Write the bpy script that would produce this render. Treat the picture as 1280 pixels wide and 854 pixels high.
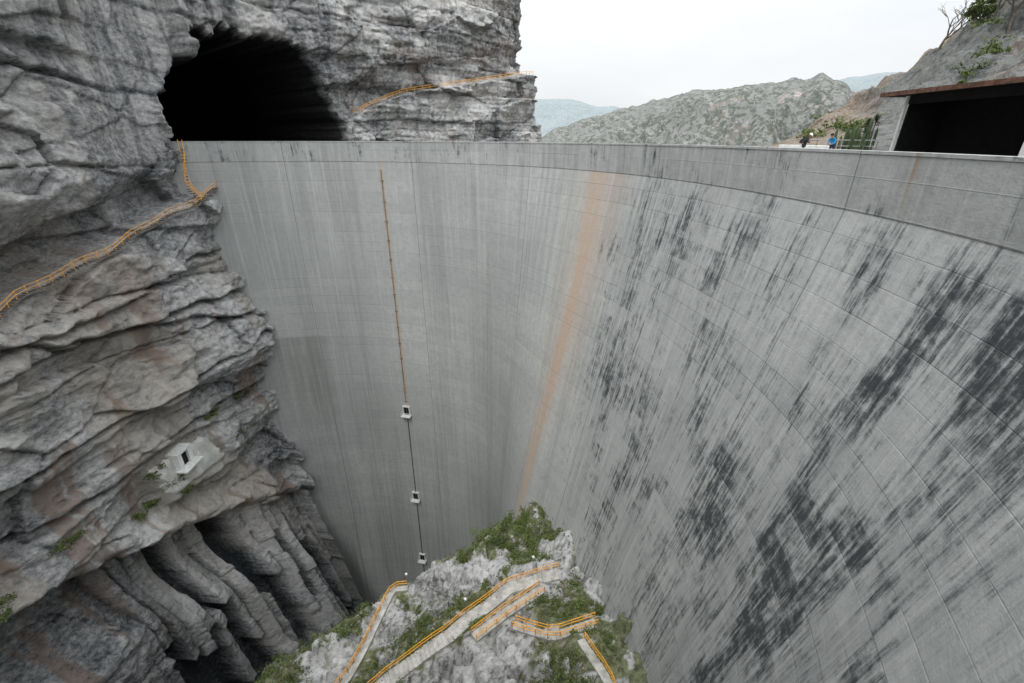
import bpy, math, random
import numpy as np
from mathutils import Vector, Matrix
random.seed(7); rng=np.random.default_rng(7)
S=bpy.context.scene
for o in list(bpy.data.objects): bpy.data.objects.remove(o)
S.view_settings.view_transform='Standard'
try: S.view_settings.look='None'
except: pass
S.view_settings.exposure=0

# ------------------------------------------------ noise helpers
def _h(ix,iy,iz,seed):
    n=(ix.astype(np.int64)*374761393+iy.astype(np.int64)*668265263+iz.astype(np.int64)*2147483647+seed*1274126177)&0xffffffff
    n=((n^(n>>13))*1274126177)&0xffffffff
    n=((n^(n>>16))*2246822519)&0xffffffff
    return ((n^(n>>15))&0xffffff)/float(0xffffff)*2-1
def vn(x,y,z,seed=0):
    x,y,z=np.broadcast_arrays(np.asarray(x,float),np.asarray(y,float),np.asarray(z,float))
    ix,iy,iz=np.floor(x),np.floor(y),np.floor(z)
    fx,fy,fz=x-ix,y-iy,z-iz
    fx=fx*fx*fx*(fx*(fx*6-15)+10);fy=fy*fy*fy*(fy*(fy*6-15)+10);fz=fz*fz*fz*(fz*(fz*6-15)+10)
    r=0
    for a in(0,1):
        wa=fx if a else 1-fx
        for b in(0,1):
            wb=fy if b else 1-fy
            for c in(0,1):
                wc=fz if c else 1-fz
                r=r+_h(ix+a,iy+b,iz+c,seed)*wa*wb*wc
    return r
def fbm(x,y,z,o=4,seed=0,g=.5):
    r=0;a=1.;f=1.
    for i in range(o):
        r=r+a*vn(x*f+i*17.3,y*f-i*9.1,z*f+i*5.7,seed+i);a*=g;f*=2.03
    return r
def rfbm(x,y,z,o=4,seed=0,g=.55):
    r=0;a=1.;f=1.
    for i in range(o):
        r=r+a*(.5-2*np.abs(vn(x*f+i*17.3,y*f-i*9.1,z*f+i*5.7,seed+i)));a*=g;f*=2.1
    return r
def ss(x,a,b):
    t=np.clip((x-a)/(b-a),0,1);return t*t*(3-2*t)
def cell(x,y,z,seed=0,tilt=False):
    """2D cellular noise in x,y: F1, F2, random id (and facet tilt term)"""
    x,y,z=np.broadcast_arrays(np.asarray(x,float),np.asarray(y,float),np.asarray(z,float))
    ix,iy=np.floor(x),np.floor(y);cz=ix*0
    f1=np.full(x.shape,9.);f2=f1.copy();idv=np.zeros(x.shape);tl=np.zeros(x.shape)
    for a in(-1,0,1):
        for b in(-1,0,1):
            cx,cy=ix+a,iy+b
            px=cx+.5+.45*_h(cx,cy,cz,seed);py=cy+.5+.45*_h(cx,cy,cz,seed+1)
            d=np.sqrt((px-x)**2+(py-y)**2)
            v=_h(cx,cy,cz,seed+3);t=(x-px)*_h(cx,cy,cz,seed+4)+(y-py)*_h(cx,cy,cz,seed+5)
            m=d<f1
            f2=np.where(m,f1,np.minimum(f2,d));idv=np.where(m,v,idv);tl=np.where(m,t,tl);f1=np.where(m,d,f1)
    if tilt:return f1,f2,idv,tl
    return f1,f2,idv

# ------------------------------------------------ mesh helpers
def np_mesh(name,co,quads,mat=None,smooth=True,attrs=None,uv=None,parent=None):
    me=bpy.data.meshes.new(name)
    co=np.asarray(co,dtype=np.float32).reshape(-1,3);quads=np.asarray(quads,dtype=np.int32)
    k=quads.shape[1];n=len(quads)
    me.vertices.add(len(co));me.vertices.foreach_set('co',co.ravel())
    me.loops.add(n*k);me.loops.foreach_set('vertex_index',quads.ravel())
    me.polygons.add(n);me.polygons.foreach_set('loop_start',np.arange(0,n*k,k,dtype=np.int32))
    me.polygons.foreach_set('loop_total',np.full(n,k,dtype=np.int32))
    me.update(calc_edges=True);me.validate()
    me.polygons.foreach_set('use_smooth',np.full(len(me.polygons),smooth))
    if attrs:
        for an,av in attrs.items():
            a=me.attributes.new(an,'FLOAT','POINT');a.data.foreach_set('value',np.asarray(av,dtype=np.float32).ravel())
    if uv is not None:
        l=me.uv_layers.new(name='UVMap')
        li=np.empty(len(me.loops),dtype=np.int32);me.loops.foreach_get('vertex_index',li)
        l.data.foreach_set('uv',np.asarray(uv,dtype=np.float32).reshape(-1,2)[li].ravel())
    ob=bpy.data.objects.new(name,me);S.collection.objects.link(ob)
    if mat: me.materials.append(mat)
    if parent: ob.parent=parent
    return ob
def grid_quads(ny,nx,mask=None,flip=False):
    i=np.arange(ny*nx).reshape(ny,nx)
    q=np.stack([i[:-1,:-1],i[:-1,1:],i[1:,1:],i[1:,:-1]],-1).reshape(-1,4)
    if flip:q=q[:,::-1]
    if mask is not None:q=q[mask[:-1,:-1].ravel()]
    return q
def empty(name,loc=(0,0,0)):
    e=bpy.data.objects.new(name,None);e.location=loc;S.collection.objects.link(e);return e
class MB:
    """simple mesh accumulator"""
    def __init__(s):s.v=[];s.f=[];s.m=[]
    def add(s,v,f,m=0):
        b=len(s.v);s.v+= [tuple(p) for p in v];s.f+=[tuple(b+i for i in q) for q in f];s.m+=[m]*len(f)
    def box(s,c,d,rot=0,m=0,M=None):
        x,y,z=[k/2 for k in d]
        P=[Vector((a*x,b*y,e*z)) for a in(-1,1) for b in(-1,1) for e in(-1,1)]
        R=M if M else Matrix.Rotation(rot,3,'Z')
        P=[R@p+Vector(c) for p in P]
        s.add(P,[(0,1,3,2),(4,6,7,5),(0,4,5,1),(2,3,7,6),(0,2,6,4),(1,5,7,3)],m)
    def tube(s,pts,r,n=6,m=0,r2=None,cap=True):
        pts=[Vector(p) for p in pts];N=len(pts)
        rings=[];
        for i,p in enumerate(pts):
            t=(pts[min(i+1,N-1)]-pts[max(i-1,0)]).normalized()
            a=t.cross(Vector((0,0,1)))
            if a.length<.05:a=t.cross(Vector((1,0,0)))
            a.normalize();b=t.cross(a)
            rr=r if r2 is None else r+(r2-r)*i/max(1,N-1)
            rings.append([p+(a*math.cos(2*math.pi*k/n)+b*math.sin(2*math.pi*k/n))*rr for k in range(n)])
        v=[q for rg in rings for q in rg];f=[]
        for i in range(N-1):
            for k in range(n):
                f.append((i*n+k,i*n+(k+1)%n,(i+1)*n+(k+1)%n,(i+1)*n+k))
        if cap:
            f.append(tuple(range(n))[::-1]);f.append(tuple((N-1)*n+k for k in range(n)))
        s.add(v,f,m)
    def obj(s,name,mats,parent=None,smooth=False,bevel=0):
        me=bpy.data.meshes.new(name);me.from_pydata(s.v,[],s.f);me.update()
        for m in mats:me.materials.append(m)
        me.polygons.foreach_set('material_index',s.m)
        if smooth:me.polygons.foreach_set('use_smooth',[True]*len(me.polygons))
        ob=bpy.data.objects.new(name,me);S.collection.objects.link(ob)
        if parent:ob.parent=parent
        if bevel:
            b=ob.modifiers.new('bev','BEVEL');b.width=bevel;b.segments=2
        return ob

# ------------------------------------------------ node helpers
class NT:
    def __init__(s,name):
        s.mat=bpy.data.materials.new(name);s.mat.use_nodes=True
        s.nt=s.mat.node_tree;s.bsdf=s.nt.nodes['Principled BSDF'];s.bsdf.inputs['Roughness'].default_value=.9
        s.bsdf.inputs['Specular IOR Level'].default_value=.2
    def n(s,t,**k):
        nd=s.nt.nodes.new(t)
        for a,b in k.items():setattr(nd,a,b)
        return nd
    def put(s,sock,v):
        if isinstance(v,bpy.types.NodeSocket):s.nt.links.new(v,sock)
        elif isinstance(v,(tuple,list)) and sock.type=='RGBA' and len(v)==3:sock.default_value=(*v,1)
        else:sock.default_value=v
    def pos(s):
        return s.n('ShaderNodeNewGeometry').outputs['Position']
    def uv(s):return s.n('ShaderNodeUVMap').outputs[0]
    def scl(s,v,sc):
        m=s.n('ShaderNodeVectorMath',operation='MULTIPLY');s.put(m.inputs[0],v);m.inputs[1].default_value=sc;return m.outputs[0]
    def noise(s,v,scale,detail=4,rough=.55,dist=0,dim='3D'):
        n=s.n('ShaderNodeTexNoise',noise_dimensions=dim);s.put(n.inputs['Vector'],v);n.inputs['Scale'].default_value=scale
        n.inputs['Detail'].default_value=detail;n.inputs['Roughness'].default_value=rough;n.inputs['Distortion'].default_value=dist
        return n.outputs[0]
    def math(s,op,a,b=0.,c=None,clamp=False):
        m=s.n('ShaderNodeMath',operation=op,use_clamp=clamp);s.put(m.inputs[0],a);s.put(m.inputs[1],b)
        if c is not None:s.put(m.inputs[2],c)
        return m.outputs[0]
    def mr(s,v,a,b,c=0.,d=1.,smooth=True):
        m=s.n('ShaderNodeMapRange',interpolation_type='SMOOTHSTEP' if smooth else 'LINEAR')
        s.put(m.inputs[0],v);
        for i,x in enumerate((a,b,c,d)):s.put(m.inputs[i+1],x)
        return m.outputs[0]
    def mix(s,f,a,b,bt='MIX'):
        m=s.n('ShaderNodeMix',data_type='RGBA',blend_type=bt);s.put(m.inputs[0],f);s.put(m.inputs[6],a);s.put(m.inputs[7],b);return m.outputs[2]
    def ramp(s,v,stops):
        r=s.n('ShaderNodeValToRGB');s.put(r.inputs[0],v);e=r.color_ramp.elements
        while len(e)<len(stops):e.new(.5)
        for x,(p,c) in zip(e,stops):x.position=p;x.color=(*c,1) if len(c)==3 else c
        return r.outputs[0]
    def attr(s,name):return s.n('ShaderNodeAttribute',attribute_name=name).outputs['Fac']
    def sep(s,v):
        x=s.n('ShaderNodeSeparateXYZ');s.put(x.inputs[0],v);return x.outputs
    def comb(s,x,y,z=0.):
        c=s.n('ShaderNodeCombineXYZ');s.put(c.inputs[0],x);s.put(c.inputs[1],y);s.put(c.inputs[2],z);return c.outputs[0]
    def bump(s,h,strength=.5,dist=1.,nrm=None):
        b=s.n('ShaderNodeBump');s.put(b.inputs['Height'],h);b.inputs['Strength'].default_value=strength;b.inputs['Distance'].default_value=dist
        if nrm is not None:s.put(b.inputs['Normal'],nrm)
        return b.outputs[0]
    def out(s,col,nrm=None,rough=None):
        s.put(s.bsdf.inputs['Base Color'],col)
        if nrm is not None:s.put(s.bsdf.inputs['Normal'],nrm)
        if rough is not None:s.put(s.bsdf.inputs['Roughness'],rough)
        return s.mat
def simple(name,col,rough=.8,var=.25,scale=3.,metal=0,bump=0):
    t=NT(name);p=t.pos();n=t.noise(p,scale,3,.6)
    c=t.mix(t.mr(n,.3,.7),tuple(x*(1-var) for x in col),tuple(min(1,x*(1+var)) for x in col))
    t.bsdf.inputs['Metallic'].default_value=metal
    return t.out(c,t.bump(n,bump,.05) if bump else None,rough)

# ------------------------------------------------ materials
def rock_mat(name):
    # broad tones come from per-vertex attributes, geology plus painted shade; the shader adds fine grain
    t=NT(name);p=t.pos()
    fine=t.noise(t.scl(p,(1,1,1.5)),1.0,7,.78)
    tot=t.math('MULTIPLY_ADD',t.math('SUBTRACT',fine,.5),1.8,t.attr('tone'))
    c=t.ramp(tot,[(.08,(.06,.066,.073)),(.32,(.23,.24,.25)),(.55,(.43,.435,.437)),(.84,(.68,.68,.665))])
    c=t.mix(t.math('MULTIPLY',t.attr('warm'),t.mr(fine,.25,.6,.5,1.)),c,(.47,.42,.36))
    c=t.mix(t.math('MULTIPLY',t.attr('iron'),t.mr(fine,.3,.6,.3,1.)),c,(.27,.175,.12))
    c=t.mix(t.math('MULTIPLY',t.attr('wet_and_shade'),t.mr(fine,.3,.65,1.,.45)),c,(.045,.057,.067))  # water streaks, plus shade painted under ledges and between slabs
    c=t.mix(t.attr('cave'),c,(.007,.007,.007))  # cavern gloom painted in as near-black rock colour
    return t.out(c,t.bump(fine,.95,.8),.95)
ROCK=rock_mat('limestone_rock')

def dam_mat(name):
    t=NT(name);uv=t.uv();sp=t.sep(uv);u,v=sp[0],sp[1]
    n2=t.noise(uv,.9,6,.74,0,'2D');brk=t.attr('brk')
    c=t.mix(t.attr('n1'),(.405,.42,.412),(.535,.55,.538))
    c=t.mix(t.math('MULTIPLY',t.mr(n2,.35,.7),.42),c,(.325,.338,.332))
    lf=t.math('DIVIDE',v,2.05);fl=t.math('FLOOR',lf);fr=t.math('FRACT',lf)
    pu=t.math('DIVIDE',u,3.325);fp=t.math('FLOOR',pu)
    wn=t.n('ShaderNodeTexWhiteNoise',noise_dimensions='2D');t.put(wn.inputs[0],t.comb(fl,fp))
    wl=t.n('ShaderNodeTexWhiteNoise',noise_dimensions='2D');t.put(wl.inputs[0],t.comb(fl,t.math('FLOOR',t.math('DIVIDE',u,26.6))))
    c=t.mix(t.mr(wn.outputs[0],0.,1.,.0,.12,False),c,(.27,.285,.285))
    c=t.mix(t.mr(wl.outputs[0],0.,1.,.0,.22,False),c,(.29,.305,.305))
    e=t.math('ABSOLUTE',t.math('SUBTRACT',fr,.5))
    line=t.math('MULTIPLY',t.mr(e,.476,.496),t.math('MULTIPLY_ADD',brk,.42,.03))
    e2=t.math('ABSOLUTE',t.math('SUBTRACT',t.math('FRACT',t.math('MULTIPLY',lf,3.)),.5))
    line2=t.math('MULTIPLY',t.mr(e2,.44,.495),t.math('MULTIPLY',brk,.11))
    mjf=t.math('ABSOLUTE',t.math('SUBTRACT',t.math('FRACT',t.math('DIVIDE',u,26.6)),.5))
    mjl=t.mr(mjf,.4972,.4985,0.,.6)
    mj2=t.mr(mjf,.0020,.0008,0.,.16)
    pj=t.math('ABSOLUTE',t.math('SUBTRACT',t.math('FRACT',pu),.5))
    pjl=t.math('MULTIPLY',t.mr(pj,.487,.497),t.math('MULTIPLY',brk,.18))
    s1=t.noise(t.scl(uv,(1.5,.03,1)),1.,5,.68,0,'2D')
    c=t.mix(t.math('MULTIPLY',t.mr(s1,.5,.74),t.mr(v,-110.,-5.,.12,.40)),c,(.62,.63,.612))
    c=t.mix(t.math('MULTIPLY',t.math('MULTIPLY',t.attr('s2'),.38),t.mr(s1,.62,.36,.35,1.)),c,(.27,.28,.275))
    c=t.mix(t.math('MULTIPLY',t.attr('wet'),t.mr(s1,.25,.6,1.,.5)),c,(.19,.19,.175))  # darker zones low on the face
    ru=t.math('MULTIPLY',t.attr('rust'),t.mr(s1,.30,.55,.35,1.))
    c=t.mix(t.math('MULTIPLY',ru,.85),c,(.50,.37,.275))
    c=t.mix(t.attr('rustline'),c,(.40,.20,.07))
    m=t.attr('stain')
    stk=t.noise(t.scl(uv,(2.7,.17,1)),1.,7,.77,0,'2D')
    blt=t.attr('blt')
    sm=t.math('ADD',t.math('MULTIPLY',stk,.66),t.math('MULTIPLY',blt,.20))
    sm=t.math('ADD',sm,t.math('MULTIPLY',wn.outputs[0],.09))
    sm=t.math('ADD',sm,t.math('MULTIPLY',t.math('SUBTRACT',n2,.5),.30))
    th=t.math('SUBTRACT',.655,t.math('MULTIPLY',m,.185))
    k=t.mr(t.math('SUBTRACT',sm,th),-.075,.14)
    k=t.math('MULTIPLY',t.math('MULTIPLY',k,t.mr(n2,.3,.52,.55,1.)),t.mr(m,.0,.2))
    c=t.mix(t.math('MULTIPLY',t.math('MULTIPLY',m,.42),t.mr(stk,.35,.62)),c,(.18,.195,.20))
    c=t.mix(t.math('MULTIPLY',k,.92),c,(.036,.042,.047))
    L=t.math('MAXIMUM',t.math('MAXIMUM',line,line2),t.math('MAXIMUM',t.math('MAXIMUM',mj2,mjl),pjl))
    c=t.mix(L,c,(.10,.105,.105))
    h=t.math('SUBTRACT',t.math('MULTIPLY',n2,.11),t.math('MULTIPLY',t.mr(e,.476,.496),.02))
    return t.out(c,t.bump(h,.6,1.),.88)
DAM=dam_mat('dam_concrete')
CONC=simple('grey_concrete',(.34,.345,.335),.9,.22,.8)
CONCG=simple('sprayed_concrete',(.56,.56,.54),.95,.2,.5,bump=.6)
CONCL=simple('pale_concrete',(.64,.64,.62),.9,.12,1.2)
ORANGE=simple('ochre_railing_paint',(.82,.40,.05),.55,.22,3.)
WHITE=simple('white_paint',(.75,.76,.75),.6,.1,2.)
DARK=simple('dark_paint_and_shade',(.012,.012,.013),.8,.2,2.)  # also stands in for shade inside the shelter
RUSTY=simple('rusty_steel',(.13,.07,.05),.8,.4,3.)
STEEL=simple('galvanised_steel',(.3,.31,.31),.5,.2,3.,metal=.6)

# ------------------------------------------------ dam geometry
CX,CY,R0=-40.,35.,62.
def rtop(th):return R0+2.0*(1-ss(th,-19,11))
def lean(th):return .22*(1-ss(th,31,62))+.0*th
def dam_r(th,z):
    d=np.clip(-4.5-z,0,None)
    return rtop(th)-lean(th)*d
def dam_xyz(th,r,z):
    a=np.radians(th);return np.stack(np.broadcast_arrays(CX+r*np.cos(a),CY+r*np.sin(a),z),-1)
dam=empty('arch_dam')
th=np.linspace(-43,121,800);zz=np.linspace(-4.5,-150,420)
TH,Z=np.meshgrid(th,zz);US=np.radians(TH)*R0+3.3
def blob(t0,tw,za,zb,soft=4):
    return np.exp(-((TH-t0)/tw)**2)*(1-ss(Z,za-soft*.3,za+soft*.3))*ss(Z,zb-soft,zb+soft)
w1=2.0*fbm(TH/5,Z/20,0,3,31)
TH0=TH;TH=TH+w1*.5
st=1.65*blob(-16.4,2.6,-4.0,-10,4)+1.35*blob(-13.6,2.2,-6,-14,4)+1.25*blob(-11.2,1.9,-11,-18,3)
st+=.85*blob(17,4.0,-5.5,-20,6)+.85*blob(4.5,4.2,-7,-26,6)+.5*blob(-5,4,-14,-34,8)+.55*blob(-10,3,-17,-30,6)
st+=.72*blob(-21,6,-7,-60,10)+.60*blob(-14,6,-20,-70,8)+.5*blob(-5,9,-24,-60,10)+.62*blob(9,5,-26,-62,8)+.58*blob(19,5,-22,-48,8)+.45*blob(24,4,-6,-30,8)+.45*blob(-1,4,-4.6,-14,4)+.3*blob(-8,6,-4.6,-12,4)
TH=TH0
st=st*(.8+.5*vn(TH/2.5,Z/11,0,5))+.18*(1-ss(TH,24,32))+.03
st*=1-.85*ss(TH,29,35)
wet=.62*np.exp(-((TH-99.5)/6.5)**2)*ss(-Z,42.5,43)*(1-.6*ss(-Z,50,80))*(TH<107)*(TH>93.5)
wet+=.34*ss(-Z,60,120)+.3*np.exp(-((TH-86)/4)**2)*ss(-Z,45,70)  # face darkens towards the foot
rust=1.1*np.exp(-((TH-(32.6+1.0*np.sin(Z/14)))/1.5)**2)*(1-.6*ss(-Z,45,75))+.5*np.exp(-((TH-28.5)/2.2)**2)*(1-ss(-Z,20,50))+.25*np.exp(-((TH-34.5)/2.5)**2)*(1-ss(-Z,30,60))
rust+=.8*np.exp(-((TH-77)/.35)**2)*(1-ss(-Z,60,64))
def dam_attrs(T,Zc,U,stain,lowdark_,rust_,rl):
    return {'stain':np.clip(stain,0,1.5),'wet':np.clip(lowdark_,0,1),'rust':np.clip(rust_,0,1),'rustline':np.clip(rl,0,1),
     'n1':np.clip(.5+.5*fbm(U/20,Zc/22,0,4,401),0,1),'brk':ss(fbm(U/12,Zc/1.3,0,3,411),-.25,.35),
     's2':ss(fbm(U/2.6,Zc/48,0,4,421,.6),-.05,.55),'blt':np.clip(.5+.38*fbm(U/2.6,Zc/6,0,4,431,.6),0,1)}
np_mesh('downstream_face',dam_xyz(TH,dam_r(TH,Z),Z),grid_quads(*TH.shape),DAM,True,dam_attrs(TH,Z,US,st,wet,rust,rust*0),
        np.stack([US,Z],-1),dam)
thc=np.linspace(-43,119,900)
prof=[(.06,-4.62),(-.05,-4.5),(-.05,-2.8),(-.05,-1.02),(-.10,-1.0),(-.10,-.82),(-.08,-.8),(.30,-.8),(.32,-.82),(.32,-1.52),(4.8,-1.5),(4.8,-1.02),(4.82,-1.),(5.15,-1.),(5.17,-1.02),(5.17,-40)]
A,P=np.meshgrid(thc,np.arange(len(prof)))
pr=rtop(A)+np.array(prof)[:,0][P];pz=np.array(prof)[:,1][P]
UA=np.radians(A)*R0+3.3
stc=np.clip(.22+.45*vn(A*1.2,0,P*3,9),0,.6)
rc=np.zeros(A.shape)
for t0 in(-7.2,):rc+=.9*np.exp(-((A-t0)/.10)**2)*ss(P,1,3)*(P<6)
np_mesh('crest_parapet_and_road',dam_xyz(A,pr,pz),grid_quads(*A.shape),DAM,False,dam_attrs(A,pz,UA,stc,stc*0,stc*0,rc),
        np.stack([UA,pz+.35+np.where(P>5,-(pr-rtop(A)),0)],-1),dam)

# inspection line: pipe + small platforms on the face
mb=MB()
def on(th,z,off=0.):
    v=dam_xyz(np.array(th),dam_r(np.array(float(th)),np.array(float(z)))-off,z);return Vector([float(q) for q in v])
tsk=lambda z:77.+z*-.006
mb.tube([on(tsk(z),z,.18) for z in np.arange(-6,-63,-3.)],.085,6,0)
mb.tube([on(tsk(z),z,.15) for z in np.arange(-62,-128,-3.)],.10,6,1)
for z in np.arange(-8,-62,-4.):
    p=on(tsk(z),z,.12);mb.box(p,(.6,.3,.12),math.radians(tsk(z)+90),0)
mb.obj('inspection_pipe',[simple('rusty_pipe',(.30,.22,.13),.8,.3,2.),simple('pipe_dark_grey',(.09,.09,.09))],dam)  # upper run rusty, lower run dark grey
for z in(-64.,-92.,-116.):
    pm=MB();a=math.radians(tsk(z));rd=Vector((math.cos(a),math.sin(a),0));tg=Vector((-rd.y,rd.x,0))
    base=on(tsk(z),z,0)
    def L(x,y,h):return base-rd*y+tg*x+Vector((0,0,h))
    q=a+math.pi/2
    pm.box(L(0,.7,0),(2.4,1.4,.16),q,2)
    for sx in(-.85,.85):pm.box(L(sx,.25,1.2),(.25,.5,2.4),q,0)
    pm.box(L(0,.25,2.5),(1.95,.5,.25),q,0)
    pm.box(L(0,.12,1.2),(1.45,.16,2.3),q,1)
    for sx in(-1.15,0,1.15):
        for sy in(.1,1.35):pm.tube([L(sx,sy,.1),L(sx,sy,1.2)],.04,5,2)
    for hh in(.6,1.2):pm.tube([L(-1.15,.1,hh),L(-1.15,1.35,hh),L(1.15,1.35,hh),L(1.15,.1,hh)],.035,5,2)
    for sx in(-.8,.8):pm.tube([L(sx,.05,-1.1),L(sx,1.2,-.1)],.05,5,2)
    pm.obj('inspection_platform',[CONCL,DARK,WHITE],dam)

# ------------------------------------------------ left canyon wall
plan=np.array([(-112,-75),(-92,-40),(-80,-5),(-72,30),(-67,60),(-64,88),(-60,101),(-51,112),(-42,121),(-31,135),(-17,149),(-4,161),(4,170),(6,181),(-2,198),(-30,235)],float)
def cr(P,m=40):
    o=[]
    for i in range(len(P)-1):
        p0,p1,p2,p3=P[max(i-1,0)],P[i],P[i+1],P[min(i+2,len(P)-1)]
        for t in np.linspace(0,1,m,endpoint=False):
            o.append(.5*((2*p1)+(-p0+p2)*t+(2*p0-5*p1+4*p2-p3)*t*t+(-p0+3*p1-3*p2+p3)*t**3))
    o.append(P[-1]);return np.array(o)
C=cr(plan);seg=np.r_[0,np.cumsum(np.linalg.norm(np.diff(C,axis=0),axis=1))]
def cu(u):return np.stack([np.interp(u,seg,C[:,0]),np.interp(u,seg,C[:,1])],-1)
uy=lambda X,Y:seg[np.argmin((C[:,0]-X)**2+(C[:,1]-Y)**2)]
uE=uy(-62,95);uPa=uy(-64,90);uPb=uy(-42,121);uEnd=uy(6,181)
U1=np.r_[np.arange(0,uy(-75,15),1.1),np.arange(uy(-75,15),uEnd+6,.28),np.arange(uEnd+7,seg[-1],1.5)]
Z1=np.r_[np.arange(-150,-112,.8),np.arange(-112,46,.28),np.arange(46,80,1.2)]
B=cu(U1);tg=cu(U1+2.5)-cu(U1-2.5);tg/=np.linalg.norm(tg,axis=1)[:,None];nrm=np.stack([tg[:,1],-tg[:,0]],-1)
UU,ZZ=np.meshgrid(U1,Z1);BX=np.broadcast_to(B[:,0],UU.shape);BY=np.broadcast_to(B[:,1],UU.shape)
wd=1-ss(UU,uE-2,uE+10)
D=np.interp(ZZ,[-150,-130,-105,-82,-43,0,80],[26,18.5,11,6,3,0,1])*wd*(.45+.55*ss(BY,58,86))
zw=np.interp(BY,[0,53,89,96],[-29,-20.7,-11.7,-9]);h=ZZ-zw
D+=wd*(-5.2*ss(h,-.2,.6)*(1-ss(h,3.5,9+2*vn(UU/9,0,0,3)))+2.6*ss(h,6,12)+1.2*(1-ss(h,-1,0)))
D+=wd*2.6*ss(vn(UU/16,ZZ/11,0,77),.0,.3)*ss(h,8,14)
wu=ss(UU,uPb+1,uPb+9)
zc=np.interp(UU,[uPb,uPb+8,uPb+22,uEnd-12,uEnd],[-1,6,10.5,18,19]);hc=ZZ-zc
D+=wu*(-3.2*ss(hc,0,.7)+1.8*ss(hc,5,9))-3.*ss(UU,uEnd-26,uEnd-4)*ss(hc,0,1)
bb=ZZ+.06*(BY-92)*wd+1.6*fbm(UU/40,ZZ/50,0,2,11)
warp=.35*fbm(UU/9,ZZ/9,0,4,13)
up=ss(ZZ,-8,10)*wd
def strata(b,th,amp,lat,sd,crack,cw=.3):
    tt=b/th+.6*vn(b/(th*3),0*b,0*b,sd+9);k=np.floor(tt);f=tt-k
    v0=vn(UU/lat,k*7.31,0,sd)+.6*_h(k,k*0,k*0,sd);v1=vn(UU/lat,(k+1)*7.31,0,sd)+.6*_h(k+1,k*0,k*0,sd)
    w=ss(f,1-.5/th,1.)
    ck=ss(vn(UU/11,k*3.7,0,sd+5),-.3,.35)
    edge=np.exp(-((np.minimum(f,1-f))*th/cw)**2)
    return amp*(v0*(1-w)+v1*w)-crack*edge*ck, edge*ck, _h(k,k*0,k*0,sd+2)
N_=0*D
d1,e1,k1=strata(bb+warp,8.5,1.7,26,41,.9,.22);N_+=d1
d2,e2,k2=strata(bb+warp*.5,2.1,.42,11,57,.25,.2)
m2=.05+.5*ss(vn(UU/28,ZZ/16,0,4),.15,.5)*(1-up)+.62*wu;N_+=d2*m2
N_+=3.0*fbm(UU/28,ZZ/20,0,2,61)
N_+=(.50*rfbm(UU/8,ZZ/5,0,6,65,.58))*(1-.3*wu)
f1,f2,idv,tl=cell((UU+.6*bb+1.6*warp)/17,(bb-.25*UU+2*warp)/8.5,0*UU,71,True)
c1_=np.exp(-((f2-f1)*9/.26)**2);N_+=1.0*idv+2.2*tl-.25*c1_
f1,f2,idb,tl=cell((UU-.35*bb+2*warp)/6.5,(bb+.12*UU+warp)/3.4,0*UU,81,True)
m3=ss(vn(UU/15,ZZ/12,0,83),-.1,.4)
c2_=np.exp(-((f2-f1)*3.8/.2)**2)*m3;N_+=(.25*idb+.75*tl)*(.15+.85*m3)-.10*c2_
f1,f2,idc,tl=cell((UU+.3*warp)/1.5,(bb)/1.,0*UU,85,True)
F_=(.05*idc+.20*tl)*(.35+.65*m3)+.15*rfbm(UU/1.6,ZZ/1.3,0,3,87)
kb=np.floor((bb+warp*.5)/3.1);ub=UU/4.2+.5*_h(kb,kb*0,kb*0,7);kk_=np.floor(ub);fb=ub-kk_
N_+=wu*(.6*_h(kb,kk_,kb*0,8)-.35*np.exp(-(np.minimum(fb,1-fb)*4.2/.22)**2))
cra=np.zeros(UU.shape)
for zl,dep,dip in((-30,2.2,.05),(-41,1.2,-.05),(-53,2.8,.05),(6,1.6,.12),(20,1.3,.1),(-36,1.3,.28),(-22,1.,-.12)):
    hh=ZZ-zl-1.4*fbm(UU/14,0,zl,4,15)-dip*(92-BY)
    ck=wd*np.exp(-(hh/.4)**2);N_+=-dep*ck+wd*(1.1*np.exp(-(np.maximum(hh,0)/2.6)**2)*ss(hh,0,.6));cra+=ck
zl2=np.interp(BY,[0,33,53,72,92],[-58,-61,-64,-72,-84]);h2=-(ZZ-zl2-1.2*vn(UU/9,0,0,19))
und=ss(h2,-.3,1.4)
fl=und*ss(BY,48,58)*wd
D+=N_*(1-.93*fl)+F_
D+=wd*und*(-7.5*(1-.9*ss(h2,8,22)))*(1-.75*ss(BY,70,80))
D+=wd*2.4*np.exp(-((h2+2.)/2.)**2)
sl_=UU/2.3+.10*fbm(UU/3,ZZ/18,0,2,2)+.012*ZZ;ks=np.floor(sl_);fs=sl_-ks
on_=_h(ks,ks*0,np.floor(ZZ/24+3*_h(ks,ks*0,ks*0,4)),3)
mn=np.minimum(fs,1-fs)
gap=np.maximum((1-ss(mn,.03,.08+.08*(on_>0)))*(on_>-.7),(on_>.22)*ss(mn,.0,.05))
D+=fl*(1.3*_h(ks,ks*0,np.floor(ZZ/26+3*_h(ks,ks*0,ks*0,9)),8)-6.0*gap+.8+1.6*(fs-.5)*_h(ks,ks*0,ks*0,6))
D-=4.5*ss(BY,84.5,87.5)*ss(-ZZ,66,78)*wd*(BY<95)
nr=ss(BY,70,83)*ss(ZZ,-9,-1);D=np.where(wd>0,D-nr*np.maximum(D-.2,0)*.9*(UU<uPa+6),D)
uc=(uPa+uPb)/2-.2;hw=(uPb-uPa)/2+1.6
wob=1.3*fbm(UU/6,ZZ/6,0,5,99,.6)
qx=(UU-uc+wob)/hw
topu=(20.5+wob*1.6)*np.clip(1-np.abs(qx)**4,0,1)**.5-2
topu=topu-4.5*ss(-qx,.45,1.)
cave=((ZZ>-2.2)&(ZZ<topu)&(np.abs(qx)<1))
er=cave.copy()
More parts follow.
